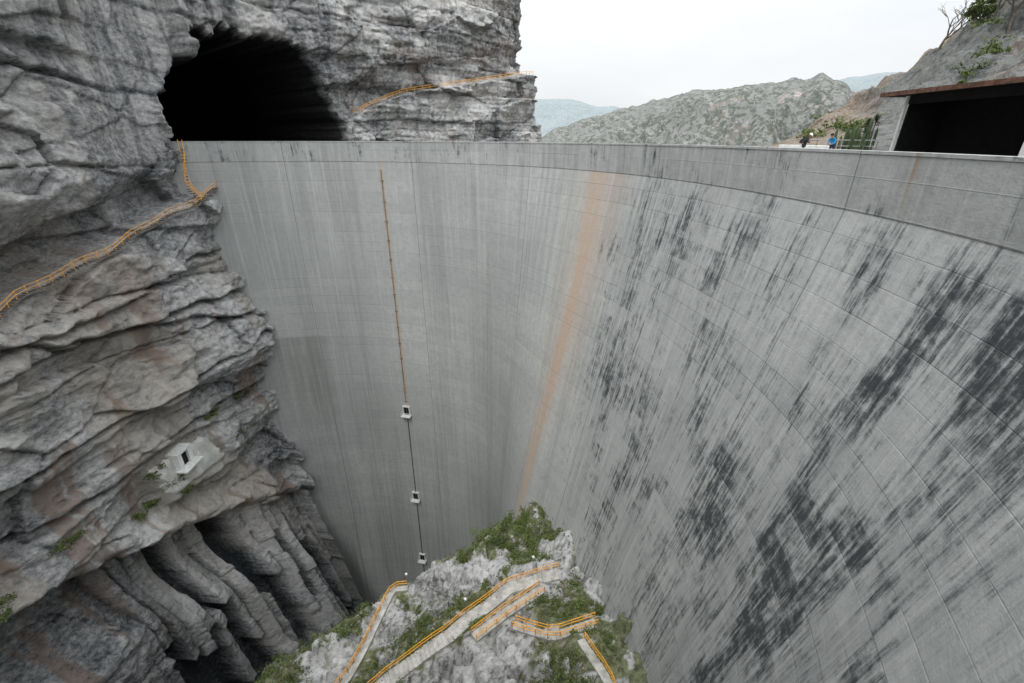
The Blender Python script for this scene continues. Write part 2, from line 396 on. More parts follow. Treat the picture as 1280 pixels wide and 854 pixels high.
for _ in range(2):
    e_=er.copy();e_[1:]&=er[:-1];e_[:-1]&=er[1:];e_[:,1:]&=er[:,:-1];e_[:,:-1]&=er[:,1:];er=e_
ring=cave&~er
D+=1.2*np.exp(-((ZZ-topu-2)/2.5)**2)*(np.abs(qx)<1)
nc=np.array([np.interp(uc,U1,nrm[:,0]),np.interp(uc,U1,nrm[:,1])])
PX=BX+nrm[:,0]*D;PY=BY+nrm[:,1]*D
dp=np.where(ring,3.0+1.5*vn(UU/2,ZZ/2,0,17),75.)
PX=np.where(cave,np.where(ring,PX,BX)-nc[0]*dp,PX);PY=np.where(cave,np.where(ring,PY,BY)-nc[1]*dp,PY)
PZ=ZZ+.12*fbm(UU/1.5,ZZ/1.5,3,2,45)*(~cave)
# level bench for the adit: surface point on the bearing from the viewpoint to the adit
def anchor(dx,dy,dz):
    d=np.array([dx,dy,dz]);d=d/np.linalg.norm(d)
    P=np.stack([PX,PY,PZ],-1);L=P@d;perp=np.linalg.norm(P-L[...,None]*d,axis=-1)/np.maximum(L,1)
    m=perp<.008
    Lm=np.where(m&(L>20),L,1e9);i=np.unravel_index(np.argmin(Lm),Lm.shape);return P[i],i
AP,ai=anchor(-.723,.80,-.645)
ay0,az0=BY[ai],ZZ[ai]
dy_=BY-ay0;dz_=ZZ-az0
fw=(1-ss(np.maximum(np.abs(dy_+.25*dz_)/7.8,np.abs(dz_+2.+.12*dy_)/5.4),.8,1.05))*(UU<uE)
planeX=AP[0]+.3-.22*dz_+.05*dy_
PX=PX*(1-fw)+planeX*fw
cliffP=np.stack([PX,PY,PZ],-1)
f_=fbm(UU/14,ZZ/12,0,6,501,.62)
tone=.57+.15*f_+.06*k1+.05*k2*(.2+wu)+.06*idv+.03*idb*m3-.26*e1-.30*e2*m2-.22*c1_-.12*c2_-.38*np.clip(cra,0,1)
tone+=.14*ss(fbm(UU/9,ZZ/5,0,6,511,.65),.1,.5)
tone+=fl*(.12+.10*_h(ks,ks*0,ks*0,12)-.6*gap)  # slab gaps darkened as painted shade
warm=ss(fbm(UU/15,ZZ/26,0,6,521,.62),-.15,.45)*(.08+.55*ss(-ZZ,-2,32))*(1-.6*wu)
iron=ss(fbm(UU/3.5,ZZ/17,0,6,531,.65),.32,.75)*(.12+.6*ss(-ZZ,4,40))+.3*wu*ss(fbm(UU/8,ZZ/3,0,4,535),.35,.7)
wetshd=ss(fbm(UU/2.8,ZZ/34,0,6,541,.65),.12,.65)*(.25+.45*ss(ZZ,-20,6)*(1-.5*wu))*(1-fl*.6)
wetshd=np.clip(wetshd+.60*wd*ss(h,-1,1)*(1-ss(h,7,13))*(.7+.8*f_),0,.88)  # shade of the undercut above the walkway put into the colour
wetshd=np.clip(wetshd+.9*wd*und*(1-ss(BY,52,64))*(.75+.5*f_)+.9*fl*gap+.4*fl*ss(-ZZ,85,110),0,.93)  # painted shade in the lower undercut and slab gaps, darker low down
warm=warm*(1-.8*fl);iron=iron*(1-.7*fl)
cave_shade=cave.astype(float);cave_shade=np.where(ring,.92,cave_shade)  # cave and its rim coloured dark in place of shade
np_mesh('rock_cliff',cliffP,grid_quads(*UU.shape),ROCK,True,{'cave':cave_shade,'tone':np.clip(tone,0,1),'warm':np.clip(warm,0,.75),'iron':np.clip(iron,0,.7),'wet_and_shade':wetshd})
def cliff_at(y,z,smooth=6):
    m=U1<uE+6
    j=np.argmin(np.abs(B[:,1]-y)+(~m)*999);i=np.argmin(np.abs(Z1-z))
    return PX[i,max(0,j-smooth):j+smooth+1].max(),PY[i,j]

# ------------------------------------------------ railing / walkway builders
def path_resample(P,step):
    P=np.array(P,float);s=np.r_[0,np.cumsum(np.linalg.norm(np.diff(P,axis=0),axis=1))]
    n=max(2,int(round(s[-1]/step))+1);t=np.linspace(0,s[-1],n)
    return np.stack([np.interp(t,s,P[:,k]) for k in range(3)],-1)
def railing(mb,P,h=1.1,post=1.8,r=.045,m=0):
    Q=path_resample(P,post)
    for q in Q:mb.tube([q,q+np.array([0,0,h])],r,5,m)
    for hh in(h,h*.55):mb.tube([q+np.array([0,0,hh]) for q in Q],r*.95,5,m)
def walkway(name,P,w,side,mats,both=False,rr=.05,post=1.9,thick=.3):
    mb=MB();P=path_resample(P,.6)
    for i in range(len(P)-1):
        a,b=P[i],P[i+1];d=b-a;d2=d.copy();d2[2]=0;L=np.linalg.norm(d2);
        if L<.05:continue
        ang=math.atan2(d2[1],d2[0]);c=(a+b)/2
        mb.box((c[0],c[1],min(a[2],b[2])-thick/2),(L+.03,w,thick+.06),ang,0)
    dd=np.gradient(P,axis=0);dd[:,2]=0;dd/=np.linalg.norm(dd,axis=1)[:,None]+1e-6
    nn=np.stack([-dd[:,1],dd[:,0],0*dd[:,0]],-1)
    for s in((-1,1) if both else (side,)):
        railing(mb,P+nn*s*(w/2-.07),1.12,post,rr,1)
    return mb.obj(name,mats)
GRATE=simple('steel_grating',(.15,.135,.12),.8,.3,2.)
pts=[]
for y in np.arange(96,22,-2.):
    z=float(np.interp(y,[0,53,89,96],[-29,-20.7,-11.7,-9]))
    x,yy=cliff_at(y,z-1.2,6);pts.append((x-.15,yy,z+.3+.25*math.sin(y*.7)))
pts=np.array(pts);k5=np.ones(5)/5
pts[:,0]=np.convolve(np.pad(pts[:,0],2,'edge'),k5,'valid')
walkway('cliff_walkway',pts,.9,1,[GRATE,ORANGE],rr=.04,post=1.7,thick=.12)
walkway('cliff_walkway',[(-61.6,91.,-1.6),(-61.4,90.5,-4),(-61.8,90.,-9.),(pts[3,0],pts[3,1],pts[3,2])],.8,1,[GRATE,ORANGE],both=True,rr=.045,thick=.12)
pts=[]
for u in np.arange(uPb+1,uEnd-5,2.):
    j=np.argmin(np.abs(U1-u));z=float(np.interp(u,[uPb,uPb+8,uPb+22,uEnd-12,uEnd],[-1,6,10.5,18,19]))
    i=np.argmin(np.abs(Z1-(z-1)));pts.append((PX[i,j]-nrm[j,0]*.7,PY[i,j]-nrm[j,1]*.7,z+.25))
pts=np.array(pts)
for c_ in(0,1):pts[:,c_]=np.convolve(np.pad(pts[:,c_],2,'edge'),k5,'valid')
walkway('cliff_walkway',pts,1.2,-1,[CONC,ORANGE],rr=.06,post=2.4,thick=.2)

# adit platform: sprayed-concrete apron on the bench with a small portal hut
ad=empty('adit_platform')
ax,ay,az=AP
ay=float(PY[ai])
mb=MB();V=[];F=[];ni,nj=27,15
for i in range(ni):
    for j in range(nj):
        dy=(i-13)*.52;dz=1.6-j*.52
        e=min(i,ni-1-i,j,nj-1-j)
        yy=dy-.25*dz;zz_=dz-.12*dy
        x=ax+.3-.22*zz_+.05*yy+.42+.05*random.random()
        if e==0:x-=1.1
        if e<=1:yy+=random.uniform(-.4,.4);zz_+=random.uniform(-.4,.4)
        V.append((x,ay+yy,az+zz_))
for i in range(ni-1):
    for j in range(nj-1):
        a=i*nj+j;F.append((a,a+1,a+nj+1,a+nj))
mb.add(V,F,0);mb.obj('apron',[CONCG],ad,smooth=True)
mb=MB();hx=ax+1.5;hy=ay-1.0;hz=az+.6
mb.box((hx-.4,hy,hz-1.75),(4.0,4.8,.3),0,0)
mb.box((hx-1.2,hy-1.35,hz-.1),(3.0,1.0,3.0),0,0);mb.box((hx-1.2,hy+1.35,hz-.1),(3.0,1.0,3.0),0,0)
mb.box((hx-1.2,hy,hz+1.65),(3.2,3.9,.5),0,0);mb.box((hx-1.4,hy,hz-.2),(2.4,1.7,2.75),0,1)
railing(mb,[(hx-.2,hy-2.3,hz-1.6),(hx+1.5,hy-2.3,hz-1.6),(hx+1.5,hy+2.3,hz-1.6),(hx-.2,hy+2.3,hz-1.6)],1.1,1.3,.05,2)
mb.obj('portal_hut',[WHITE,DARK,WHITE],ad,bevel=.04)

# ------------------------------------------------ spur + viewpoint ground
def spur_z(x,y,detail=True):
    x=np.asarray(x,float);y=np.asarray(y,float)
    b=-45.7+.327*x-.277*y
    ye=np.interp(x,[-50,-41,-33,-16,2,18],[2,18,36,49,61,66])+1.5*vn(x/6,0,0,3)
    d=y-ye
    n=1.6*fbm(x/9,y/9,0,3,201)
    if detail:
        f1,f2,idv,tl=cell(x/3.6+.4*n,y/3.6,0*x,211,True);n=n+1.2*idv+1.6*tl-.7*np.exp(-((f2-f1)/.09)**2)
        f1,f2,idv,tl=cell(x/1.2,y/1.2,0*x,221,True);n=n+.28*idv+.55*tl
        n=n+.25*fbm(x/1.1,y/1.1,0,3,231,.6)
    z=b+n*.9
    z=z+2.0*np.exp(-((d+3.5)/3.)**2)
    z=z-np.where(d>0,3.2*np.maximum(d,0)**1.12,0)
    c=ss((12-y)/13,0,1)
    z=z*(1-c)+(-1.75+.1*n)*c
    z=np.where(y<-1.2,-1.75+.05*n,z)
    return np.maximum(z,-150)
gx=np.arange(-52,17,.25);gy=np.arange(-14,84,.25)
GX,GY=np.meshgrid(gx,gy);GZ=spur_z(GX,GY)
def sz(x,y):return float(spur_z(np.array([x]),np.array([y]),False)[0])
def szd(x,y):
    i=int(round((y+14)/.25));j=int(round((x+52)/.25));return float(GZ[min(max(i,0),GZ.shape[0]-1),min(max(j,0),GZ.shape[1]-1)])
def onsp(P,up=.3,w=1.2):
    """smooth graded path over the spur; also benches the terrain under it"""
    global GZ
    Q=path_resample([(a,b,0) for a,b in P],1.)
    zs=np.array([sz(a,b) for a,b,_ in Q])+.5
    kk=np.ones(7)/7;zs=np.convolve(np.pad(zs,3,'edge'),kk,'valid');Q[:,2]=zs
    R=path_resample(Q,.4);bd=np.full(GX.shape,99.);bz=np.zeros(GX.shape)
    for q in R:
        m=(np.abs(GX-q[0])<3.5)&(np.abs(GY-q[1])<3.5)
        d=np.hypot(GX[m]-q[0],GY[m]-q[1]);o=bd[m];k=d<o;o[k]=d[k];bd[m]=o;z=bz[m];z[k]=q[2];bz[m]=z
    f=1-ss(bd,w,w+1.6);GZ=GZ*(1-f)+(bz-.35)*f
    return Q
STEP=simple('stair_concrete',(.44,.43,.40),.9,.25,1.)
paths=[onsp([(-17,30.5),(-14.8,32.3),(-7.8,35.6),(-.5,42.6),(6.6,43.6)]),onsp([(-4.6,34.4),(-.2,38.0),(4.0,41.0)],.3,.9),
 onsp([(-22,30.),(-20.5,33.5),(-17.9,46.0),(-15.8,46.2)],.3,.8),onsp([(.2,35.0),(4.7,33.0),(9.8,34.0)],.3,.9),onsp([(7.6,31.2),(9.4,26.),(10.,22.)],.3,.8)]
walkway('concrete_stairway',paths[0],1.7,1,[STEP,ORANGE],rr=.055,thick=.5,post=1.5)
walkway('concrete_stairway',paths[1],1.2,-1,[STEP,ORANGE],both=True,rr=.055,thick=.5,post=1.5)
walkway('concrete_stairway',paths[2],.8,1,[STEP,ORANGE],rr=.06,thick=.5,post=1.5)
walkway('concrete_stairway',paths[3],1.0,-1,[STEP,ORANGE],both=True,rr=.055,thick=.5,post=1.5)
walkway('concrete_stairway',paths[4],.9,1,[STEP,ORANGE],rr=.055,thick=.5,post=1.5)
t=NT('scrubby_limestone_ground');p=t.pos()
a2=t.noise(p,1.3,6,.76)
c=t.ramp(t.math('MULTIPLY_ADD',t.math('SUBTRACT',a2,.5),1.3,t.attr('tone')),[(.15,(.10,.10,.095)),(.38,(.29,.29,.28)),(.6,(.48,.48,.475)),(.82,(.62,.62,.61))])
c=t.mix(t.attr('soil'),c,t.mix(t.mr(a2,.38,.6),(.06,.08,.03),(.20,.21,.10)))
SPURM=t.out(c,t.bump(a2,.7,.6),.95)
f1,f2,idv=cell(GX/1.2,GY/1.2,0*GX,221)
stn=.55+.14*fbm(GX/4,GY/4,0,5,601)+.10*idv-.3*np.exp(-((f2-f1)/.09)**2)
sl2=ss(fbm(GX/6,GY/6,0,4,611,.6),-.30,.14)*.9*(fbm(GX,GY,0,2,615)>-.45)
np_mesh('rocky_spur',np.stack([GX,GY,GZ],-1),grid_quads(*GX.shape),SPURM,True,{'tone':np.clip(stn,0,1),'soil':sl2})
mb=MB()
for x,y in((-15.8,46.4),(-6,38.5),(3,44.6)):
    z=szd(x,y);mb.tube([(x,y,z),(x,y,z+3.)],.05,6,0);mb.box((x,y,z+3.1),(.3,.3,.2),.3,1)
mb.obj('path_lamps',[STEEL,WHITE])

mbq=np.array([(-130,-120,-140),(60,-120,-140),(60,110,-140),(-130,110,-140)],float)
WAT=NT('dark_water');WAT.out((.02,.03,.03),None,.15)
np_mesh('river',mbq,[[0,1,2,3]],WAT.mat)
RES=NT('reservoir_water');RES.out((.05,.08,.075),None,.12)
np_mesh('reservoir',np.array([(-400,100,-38),(900,100,-38),(900,1600,-38),(-400,1600,-38)],float),[[0,1,2,3]],RES.mat)

# ------------------------------------------------ right bank hill (heightfield)
def hill_z(x,y):
    p=x*.616+y*.788;q=x*.788-y*.616
    prof=np.interp(q,[-60,-30,-16,-12,-7,0,7,14,30,60,140],[-40,-14,-2,3,7,12,19.5,27,40,60,90])
    r=ss(p,62,118)*(1-.6*ss(p,170,330))
    z=-1.56+(prof+1.5)*r
    z=np.where(q<-18,np.minimum(z,-1.56-(-q-18)*.5*ss(p,70,90)),z)
    amp=ss(z,-1.,6)
    n=1.6*fbm(x/16,y/16,0,3,301)
    lay=z+n;k=np.floor(lay/3.3);f=lay/3.3-k
    stp=(k+ss(f,.35,.75))*3.3
    f1,f2,idv,tl=cell(x/5,y/5,0*x,305,True)
    return z+(.65*(stp-z)+.4*n+.6*fbm(x/3,y/3,0,4,311)+1.0*idv+1.1*tl)*amp
hx_=np.arange(20,330,.7);hy_=np.arange(-60,330,.7);HX,HY=np.meshgrid(hx_,hy_)
HZ=hill_z(HX,HY);rr_=np.hypot(HX-CX,HY-CY)
t=NT('hillside_rock_and_soil');p=t.pos();a2=t.noise(p,.5,6,.76);a3=t.noise(p,.05,3,.6)
c=t.ramp(a2,[(.32,(.045,.05,.053)),(.5,(.18,.185,.18)),(.66,(.36,.36,.35))])
c=t.mix(t.math('MULTIPLY',t.mr(a3,.5,.62),.75),c,t.mix(t.mr(a2,.4,.6),(.24,.17,.12),(.38,.30,.23)))
c=t.mix(t.attr('low'),c,t.mix(t.mr(a2,.4,.6),(.20,.145,.10),(.42,.35,.28)))
c=t.mix(t.math('MULTIPLY',t.mr(a2,.55,.61),.7),c,(.06,.075,.04))
HILLM=t.out(c,t.bump(a2,1.,1.4),.95)
hq=HX*.788-HY*.616
np_mesh('hillside_ground',np.stack([HX,HY,HZ],-1),grid_quads(*HX.shape,mask=rr_>68.0),HILLM,True,{'low':.8*(1-ss(hq+2*fbm(HX/8,HY/8,0,3,331),-7,-1))})

# ------------------------------------------------ distant hills (polar heightfield)
def far_hills(name,azs,els,D0,width,dmax,mat,az0,az1,na,seed,rough,nd=130):
    az=np.linspace(az0,az1,na);d=np.linspace(D0-width,dmax,nd)
    AZ,DD=np.meshgrid(az,d)
    X=DD*np.sin(np.radians(AZ));Y=DD*np.cos(np.radians(AZ))
    H=np.interp(AZ,azs,els)*D0
    H=H+rough*D0*.0022*fbm(AZ/1.1,0,0,5,seed+3,.6)
    prof=np.where(DD<D0,ss(DD,D0-width*1.15,D0)**.8,1-.45*ss(DD,D0,dmax))
    n=fbm(X/(width*.3),Y/(width*.3),0,6,seed,.55)
    rid=1-np.abs(fbm(X/(width*.22),Y/(width*.22),1,5,seed+7,.5))
    away=ss(D0-DD,width*.08,width*.5)*np.clip((H+15)/45,0,1)
    Zh=-40+(H+40)*prof+rough*width*(.14*(rid-1.0)+.03*n)*away
    return np_mesh(name,np.stack([X,Y,Zh],-1),grid_quads(*X.shape,flip=True),mat,True)
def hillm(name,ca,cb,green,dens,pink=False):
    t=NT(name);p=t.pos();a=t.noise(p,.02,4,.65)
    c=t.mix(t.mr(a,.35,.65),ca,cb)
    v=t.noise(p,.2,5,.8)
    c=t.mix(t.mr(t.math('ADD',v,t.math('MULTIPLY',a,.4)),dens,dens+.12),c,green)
    if pink:
        vm=t.n('ShaderNodeVectorMath',operation='DISTANCE');t.put(vm.inputs[0],t.scl(p,(1,.45,1.6)));vm.inputs[1].default_value=(262,210,40)
        d=t.math('ADD',vm.outputs['Value'],t.math('MULTIPLY',v,36.))
        c=t.mix(t.mr(d,38.,28.),c,(.68,.53,.52))
        c=t.mix(t.math('MULTIPLY',t.mr(a,.56,.68),.45),c,(.42,.34,.33))
    return t.out(c,t.bump(v,.8,4.),1.)
far_hills('scrub_hills',[-10,2,4.6,8,11.3,14,16.6,19,22,26,31,33,35,38,60],[-.02,-.02,.010,.030,.043,.055,.067,.074,.077,.081,.091,.079,.045,.03,.03],620,330,1000,
   hillm('scrub_hill',(.23,.235,.225),(.32,.32,.31),(.115,.13,.11),.64,True),-6,48,560,401,1.1)
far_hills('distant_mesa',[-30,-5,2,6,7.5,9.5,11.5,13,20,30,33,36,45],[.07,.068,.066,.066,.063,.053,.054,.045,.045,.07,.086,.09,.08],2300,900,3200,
   hillm('hazy_hill',(.27,.31,.33),(.33,.37,.38),(.20,.25,.26),.68),-25,50,300,431,.35)  # aerial haze mixed into the base colours
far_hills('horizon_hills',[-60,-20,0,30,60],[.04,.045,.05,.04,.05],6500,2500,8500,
   hillm('far_haze_hill',(.42,.47,.50),(.45,.50,.53),(.38,.44,.47),.7),-60,60,200,451,.3,40)  # stronger haze painted into these colours
gr=simple('plain_ground',(.25,.25,.22),.95,.2,.01)
np_mesh('ground',np.array([(-9000,-9000,-152),(9000,-9000,-152),(9000,9000,-152),(-9000,9000,-152)],float),[[0,1,2,3]],gr)

# ------------------------------------------------ vegetation
def leafmat(name,a,b):
    t=NT(name);c=t.mix(t.attr('tint'),a,b);return t.out(c,None,.7)
LEAF=leafmat('shrub_leaves',(.030,.055,.016),(.16,.20,.065))
LEAFD=leafmat('dry_scrub_leaves',(.06,.065,.03),(.22,.21,.11))
def leaves(name,cents,rads,nper,size,mat,parent=None,flat=.7):
    cents=np.asarray(cents,float);rads=np.asarray(rads,float)
    idx=np.repeat(np.arange(len(cents)),nper);n=len(idx)
    K=7;sub=rng.normal(size=(len(cents),K,3))*.45
    k=rng.integers(0,K,n);base=sub[idx,k]
    off=base+rng.normal(size=(n,3))*.24;off[:,2]=np.abs(off[:,2])*1.0*flat
    P=cents[idx]+off*rads[idx][:,None]
    a=rng.normal(size=(n,3));a/=np.linalg.norm(a,axis=1)[:,None];b=np.cross(a,rng.normal(size=(n,3)));b/=np.linalg.norm(b,axis=1)[:,None]
    sc=size*(.6+.8*rng.random(n))[:,None];a*=sc;b*=sc*.55
    V=np.stack([P-a,P+b*.9,P+a,P-b*.9],1).reshape(-1,3)
    tint=np.clip(.35+.45*(off[:,2]/.8)+.25*rng.normal(size=n)*.6+.25*rng.random(len(cents))[idx]-.1,0,1)
    return np_mesh(name,V,np.arange(n*4).reshape(-1,4),mat,False,{'tint':np.repeat(tint,4)},parent=parent)
allp=np.concatenate([path_resample(q,.5) for q in paths])
offp=lambda x,y,d=1.1:np.min(np.hypot(allp[:,0]-x,allp[:,1]-y))>d
def spc(n,xr,yr,cond):
    o=[]
    while len(o)<n:
        x=random.uniform(*xr);y=random.uniform(*yr)
        if cond(x,y) and offp(x,y):o.append((x,y,szd(x,y)-.1))
    return o
ye=lambda x:float(np.interp(x,[-50,-41,-33,-16,2,18],[2,18,36,49,61,66]))
dens=lambda x,y:float(fbm(np.array([x/6.]),np.array([y/6.]),np.array([0.]),2,611)[0])>-.18
c1=spc(400,(-42,11),(22,62),lambda x,y:y<ye(x)-.5 and dens(x,y))
leaves('shrubs',c1,[random.uniform(.4,1.25) for _ in c1],130,.12,LEAF)
c1=spc(700,(-44,11),(18,62),lambda x,y:y<ye(x)+.5 and dens(x+1,y))
leaves('dry_scrub',c1,[random.uniform(.3,.8) for _ in c1],60,.10,LEAFD)
c1=[(-5.2,54.5,0),(-3.5,55.5,0),(-.8,57,0),(1,56,0),(-2.5,53.5,0),(1.8,53,0),(3.5,51,0),(3.6,48.5,0),(.6,50,0),(5.0,47,0),(-5,53,0),(2,47.5,0),(-8,50.5,0),(-.5,46.5,0),(5.5,37.5,0),(3.5,38,0),(8,37,0),(6,50,0),(2.5,57,0),(-1,52,0)]
c1=[(x,y,szd(x,y)-.3) for x,y,_ in c1]
leaves('bushes',c1,[random.uniform(1.0,1.9) for _ in c1],1000,.13,LEAF,flat=1.0)
c1=[]
for b_ in((-.742,.782,-.70),(-1.10,.62,-.93),(-1.08,.64,-.90),(-.80,.74,-.74),(-.78,.74,-.73),(-.60,.86,-.53),(-.66,.84,-.56),(-.58,.80,-.58),(-.95,.70,-.80),(-.71,.77,-.71),(-.76,.76,-.66)):
    q,_i=anchor(*b_)
    for _ in range(5):c1.append((q[0]+random.uniform(-.3,.5),q[1]+random.uniform(-1.8,1.8),q[2]+random.uniform(-.7,.5)))
leaves('ledge_plants',c1,[random.uniform(.5,1.3) for _ in c1],160,.14,LEAF)
c1=[]
while len(c1)<600:
    p=random.uniform(80,150);q=random.uniform(-12,50)
    x=p*.616+q*.788;y=p*.788-q*.616
    if float(vn(np.array([x/9]),np.array([y/9]),np.array([0.]),3)[0])>-.2+.6*(q<5):c1.append((x,y,float(hill_z(np.array([x]),np.array([y]))[0])))
leaves('hillside_shrubs',c1,[random.uniform(.6,1.9) for _ in c1],110,.2,LEAF)

BARK=simple('bark',(.16,.14,.12),.9,.3,4.)
def tree(name,base,h,leafn,seed,spread=.5,lsize=.16,levels=5):
    R=random.Random(seed);mb=MB();tips=[]
    def br(p,d,L,r,lv):
        n=4;pts=[p]
        for i in range(n):
            d=(d+Vector((R.uniform(-.16,.16),R.uniform(-.16,.16),R.uniform(-.05,.12)))).normalized();p=p+d*L/n;pts.append(p)
        mb.tube(pts,r,6 if lv<2 else 4,0,r2=r*.62,cap=False)
        if lv>=levels-1:tips.append(p);
        if lv<levels:
            for k in range(3 if lv<3 else 2):
                az=R.uniform(0,6.28);tl=R.uniform(.35,.85)*(1 if lv else .9)
                s=pts[-1] if k==0 else pts[R.randint(2,n)]
                nd=(d*math.cos(tl)+Vector((math.cos(az),math.sin(az),R.uniform(-.1,.4)))*math.sin(tl)*spread*2).normalized()
                br(s,nd,L*R.uniform(.6,.78),r*.58,lv+1)
    e=empty(name)
    br(Vector(base)-Vector((0,0,.3)),Vector((R.uniform(-.1,.1),0,1)),h*.34,h*.026,0)
    mb.obj('trunk_and_limbs',[BARK],e,smooth=True)
    if leafn:leaves('crown',tips,[h*.10]*len(tips),leafn,lsize,LEAF,e)
    return e
def hp(px_az,Dd):
    x=Dd*math.sin(math.radians(px_az));y=Dd*math.cos(math.radians(px_az));return (x,y,float(hill_z(np.array([x]),np.array([y]))[0]))
tree('bare_tree',hp(38.9,114),9.,0,3)
tree('leafy_tree',hp(40.6,108),6.,16,5);tree('leafy_tree',hp(41.6,106),7.,16,8);tree('leafy_tree',hp(42.8,100),8.,16,11)

CACT=simple('cactus_skin',(.07,.10,.05),.7,.3,3.)
def cactus(base,n,h,seed):
    R=random.Random(seed);mb=MB()
    for i in range(n):
        a=R.uniform(0,6.28);d=R.uniform(.15,1.1);x=base[0]+d*math.cos(a);y=base[1]+d*math.sin(a);hh=h*R.uniform(.55,1)
        ns=10;V=[];F=[];m=14
        for k in range(ns):
            f=k/(ns-1);r=.13*min(1,(1-f)*6+.15);px=x+math.cos(a)*.3*min(1,f*3);py=y+math.sin(a)*.3*min(1,f*3)
            for j in range(m):
                rj=r*(1 if j%2 else .78);V.append((px+rj*math.cos(6.283*j/m),py+rj*math.sin(6.283*j/m),base[2]+hh*f))
        for k in range(ns-1):
            for j in range(m):F.append((k*m+j,k*m+(j+1)%m,(k+1)*m+(j+1)%m,(k+1)*m+j))
        F.append(tuple((ns-1)*m+j for j in range(m)));mb.add(V,F,0)
    return mb.obj('organ_pipe_cactus',[CACT],smooth=True)
cactus((34.9,48.8,-1.6),9,3.3,1);cactus((34.2,50.6,-1.6),7,2.8,2);cactus((36.3,52,-1.6),7,3.,3)
YT=simple('yucca_trunk',(.12,.10,.08),.9)
def yucca(base,h,seed):
    R=random.Random(seed);mb=MB();b=Vector(base);mb.tube([b,b+Vector((0,0,h*.4)),b+Vector((.1,0,h*.62))],.13,7,0,r2=.09)
    c=b+Vector((.1,0,h*.62))
    for i in range(70):
        a=R.uniform(0,6.28);el=R.uniform(-.4,1.4);d=Vector((math.cos(a)*math.cos(el),math.sin(a)*math.cos(el),math.sin(el)));L=R.uniform(.7,1.1)
        s=d.cross(Vector((0,0,1))).normalized()*.045;tip=c+d*L-Vector((0,0,.12*L));mid=c+d*L*.5
        mb.add([c-s*.7,mid-s,tip,mid+s,c+s*.7],[(0,1,2,3,4)],1)
    return mb.obj('yucca_plant',[YT,CACT])
yucca((37.0,50.8,-1.6),4.9,1);yucca((35.6,49.9,-1.6),3.0,2);yucca((37.8,53.,-1.6),4.4,4)
mb=MB()
for th_ in np.arange(3.9,9.4,1.1):
    x,y=CX+65.5*math.cos(math.radians(th_)),CY+65.5*math.sin(math.radians(th_))
    mb.box((x,y,-1.08),(.35,1.2,.84),math.radians(th_),0);mb.box((x,y,-1.42),(.6,1.2,.16),math.radians(th_),0)
mb.obj('road_barrier',[WHITE],bevel=.03)

# ------------------------------------------------ roadside shelter building
bd=empty('equipment_shelter')
mb=MB()
mb.box((43.,38.4,3.55),(15.4,20.4,.28),0,0);mb.box((43.,38.4,3.74),(15.6,20.6,.06),0,1)
mb.box((35.2,38.4,3.6),(.14,20.5,.36),0,1)
mb.obj('roof',[DARK,RUSTY],bd)
mb=MB()
mb.box((36.2,46.5,.93),(.22,.22,4.9),0,1)
mb.box((42.,46.45,.93),(11.,.18,4.9),0,0);mb.box((47.6,40,.93),(.2,12.6,4.9),0,0)
mb.box((42.1,34.4,.93),(11.,.25,4.9),0,0);mb.box((36.2,34.1,.93),(.6,.6,4.9),0,1)
mb.box((36.35,40.4,3.05),(.25,11.8,.7),0,0)
mb.box((42,40.4,-1.47),(11,11.6,.1),0,0)
mb.box((40,40.4,.9),(.2,11.6,4.7),0,0)
mb.obj('walls',[DARK,WHITE],bd)  # near-black walls stand in for the shaded interior
mb=MB();railing(mb,[(31.2,52,-1.52),(35.2,47.2,-1.52)],1.2,1.1,.04,0);mb.obj('metal_fence',[STEEL])

# ------------------------------------------------ people
def skin_obj(name,joints,edges,mat,parent,sub=2):
    me=bpy.data.meshes.new(name);me.from_pydata([j[:3] for j in joints],edges,[]);ob=bpy.data.objects.new(name,me);S.collection.objects.link(ob);ob.parent=parent
    sk=ob.modifiers.new('skin','SKIN');sk.use_smooth_shade=True
    for i,j in enumerate(joints):
        v=me.skin_vertices[0].data[i];r=j[3];v.radius=(r,r) if not isinstance(r,tuple) else r
    me.skin_vertices[0].data[0].use_root=True
    s=ob.modifiers.new('sub','SUBSURF');s.levels=sub;s.render_levels=sub
    me.materials.append(mat);return ob
SKIN=simple('skin',(.36,.20,.13),.6,.08,8.);HAIR=simple('dark_hair',(.015,.012,.01),.6);LIPS=simple('lips',(.3,.12,.1),.6)
def sphere(mb,c,r,sx=1,sy=1,sz_=1,m=0,nu=18,nv=12,zmin=-1,M=Matrix.Identity(3)):
    V=[];F=[]
    for i in range(nv+1):
        ph=math.acos(zmin)*(1-i/nv)
        for j in range(nu):
            a=2*math.pi*j/nu;V.append(M@Vector((math.sin(ph)*math.cos(a)*r*sx,math.sin(ph)*math.sin(a)*r*sy,math.cos(ph)*r*sz_))+Vector(c))
    for i in range(nv):
        for j in range(nu):F.append((i*nu+j,i*nu+(j+1)%nu,(i+1)*nu+(j+1)%nu,(i+1)*nu+j))
    mb.add(V,F,m)
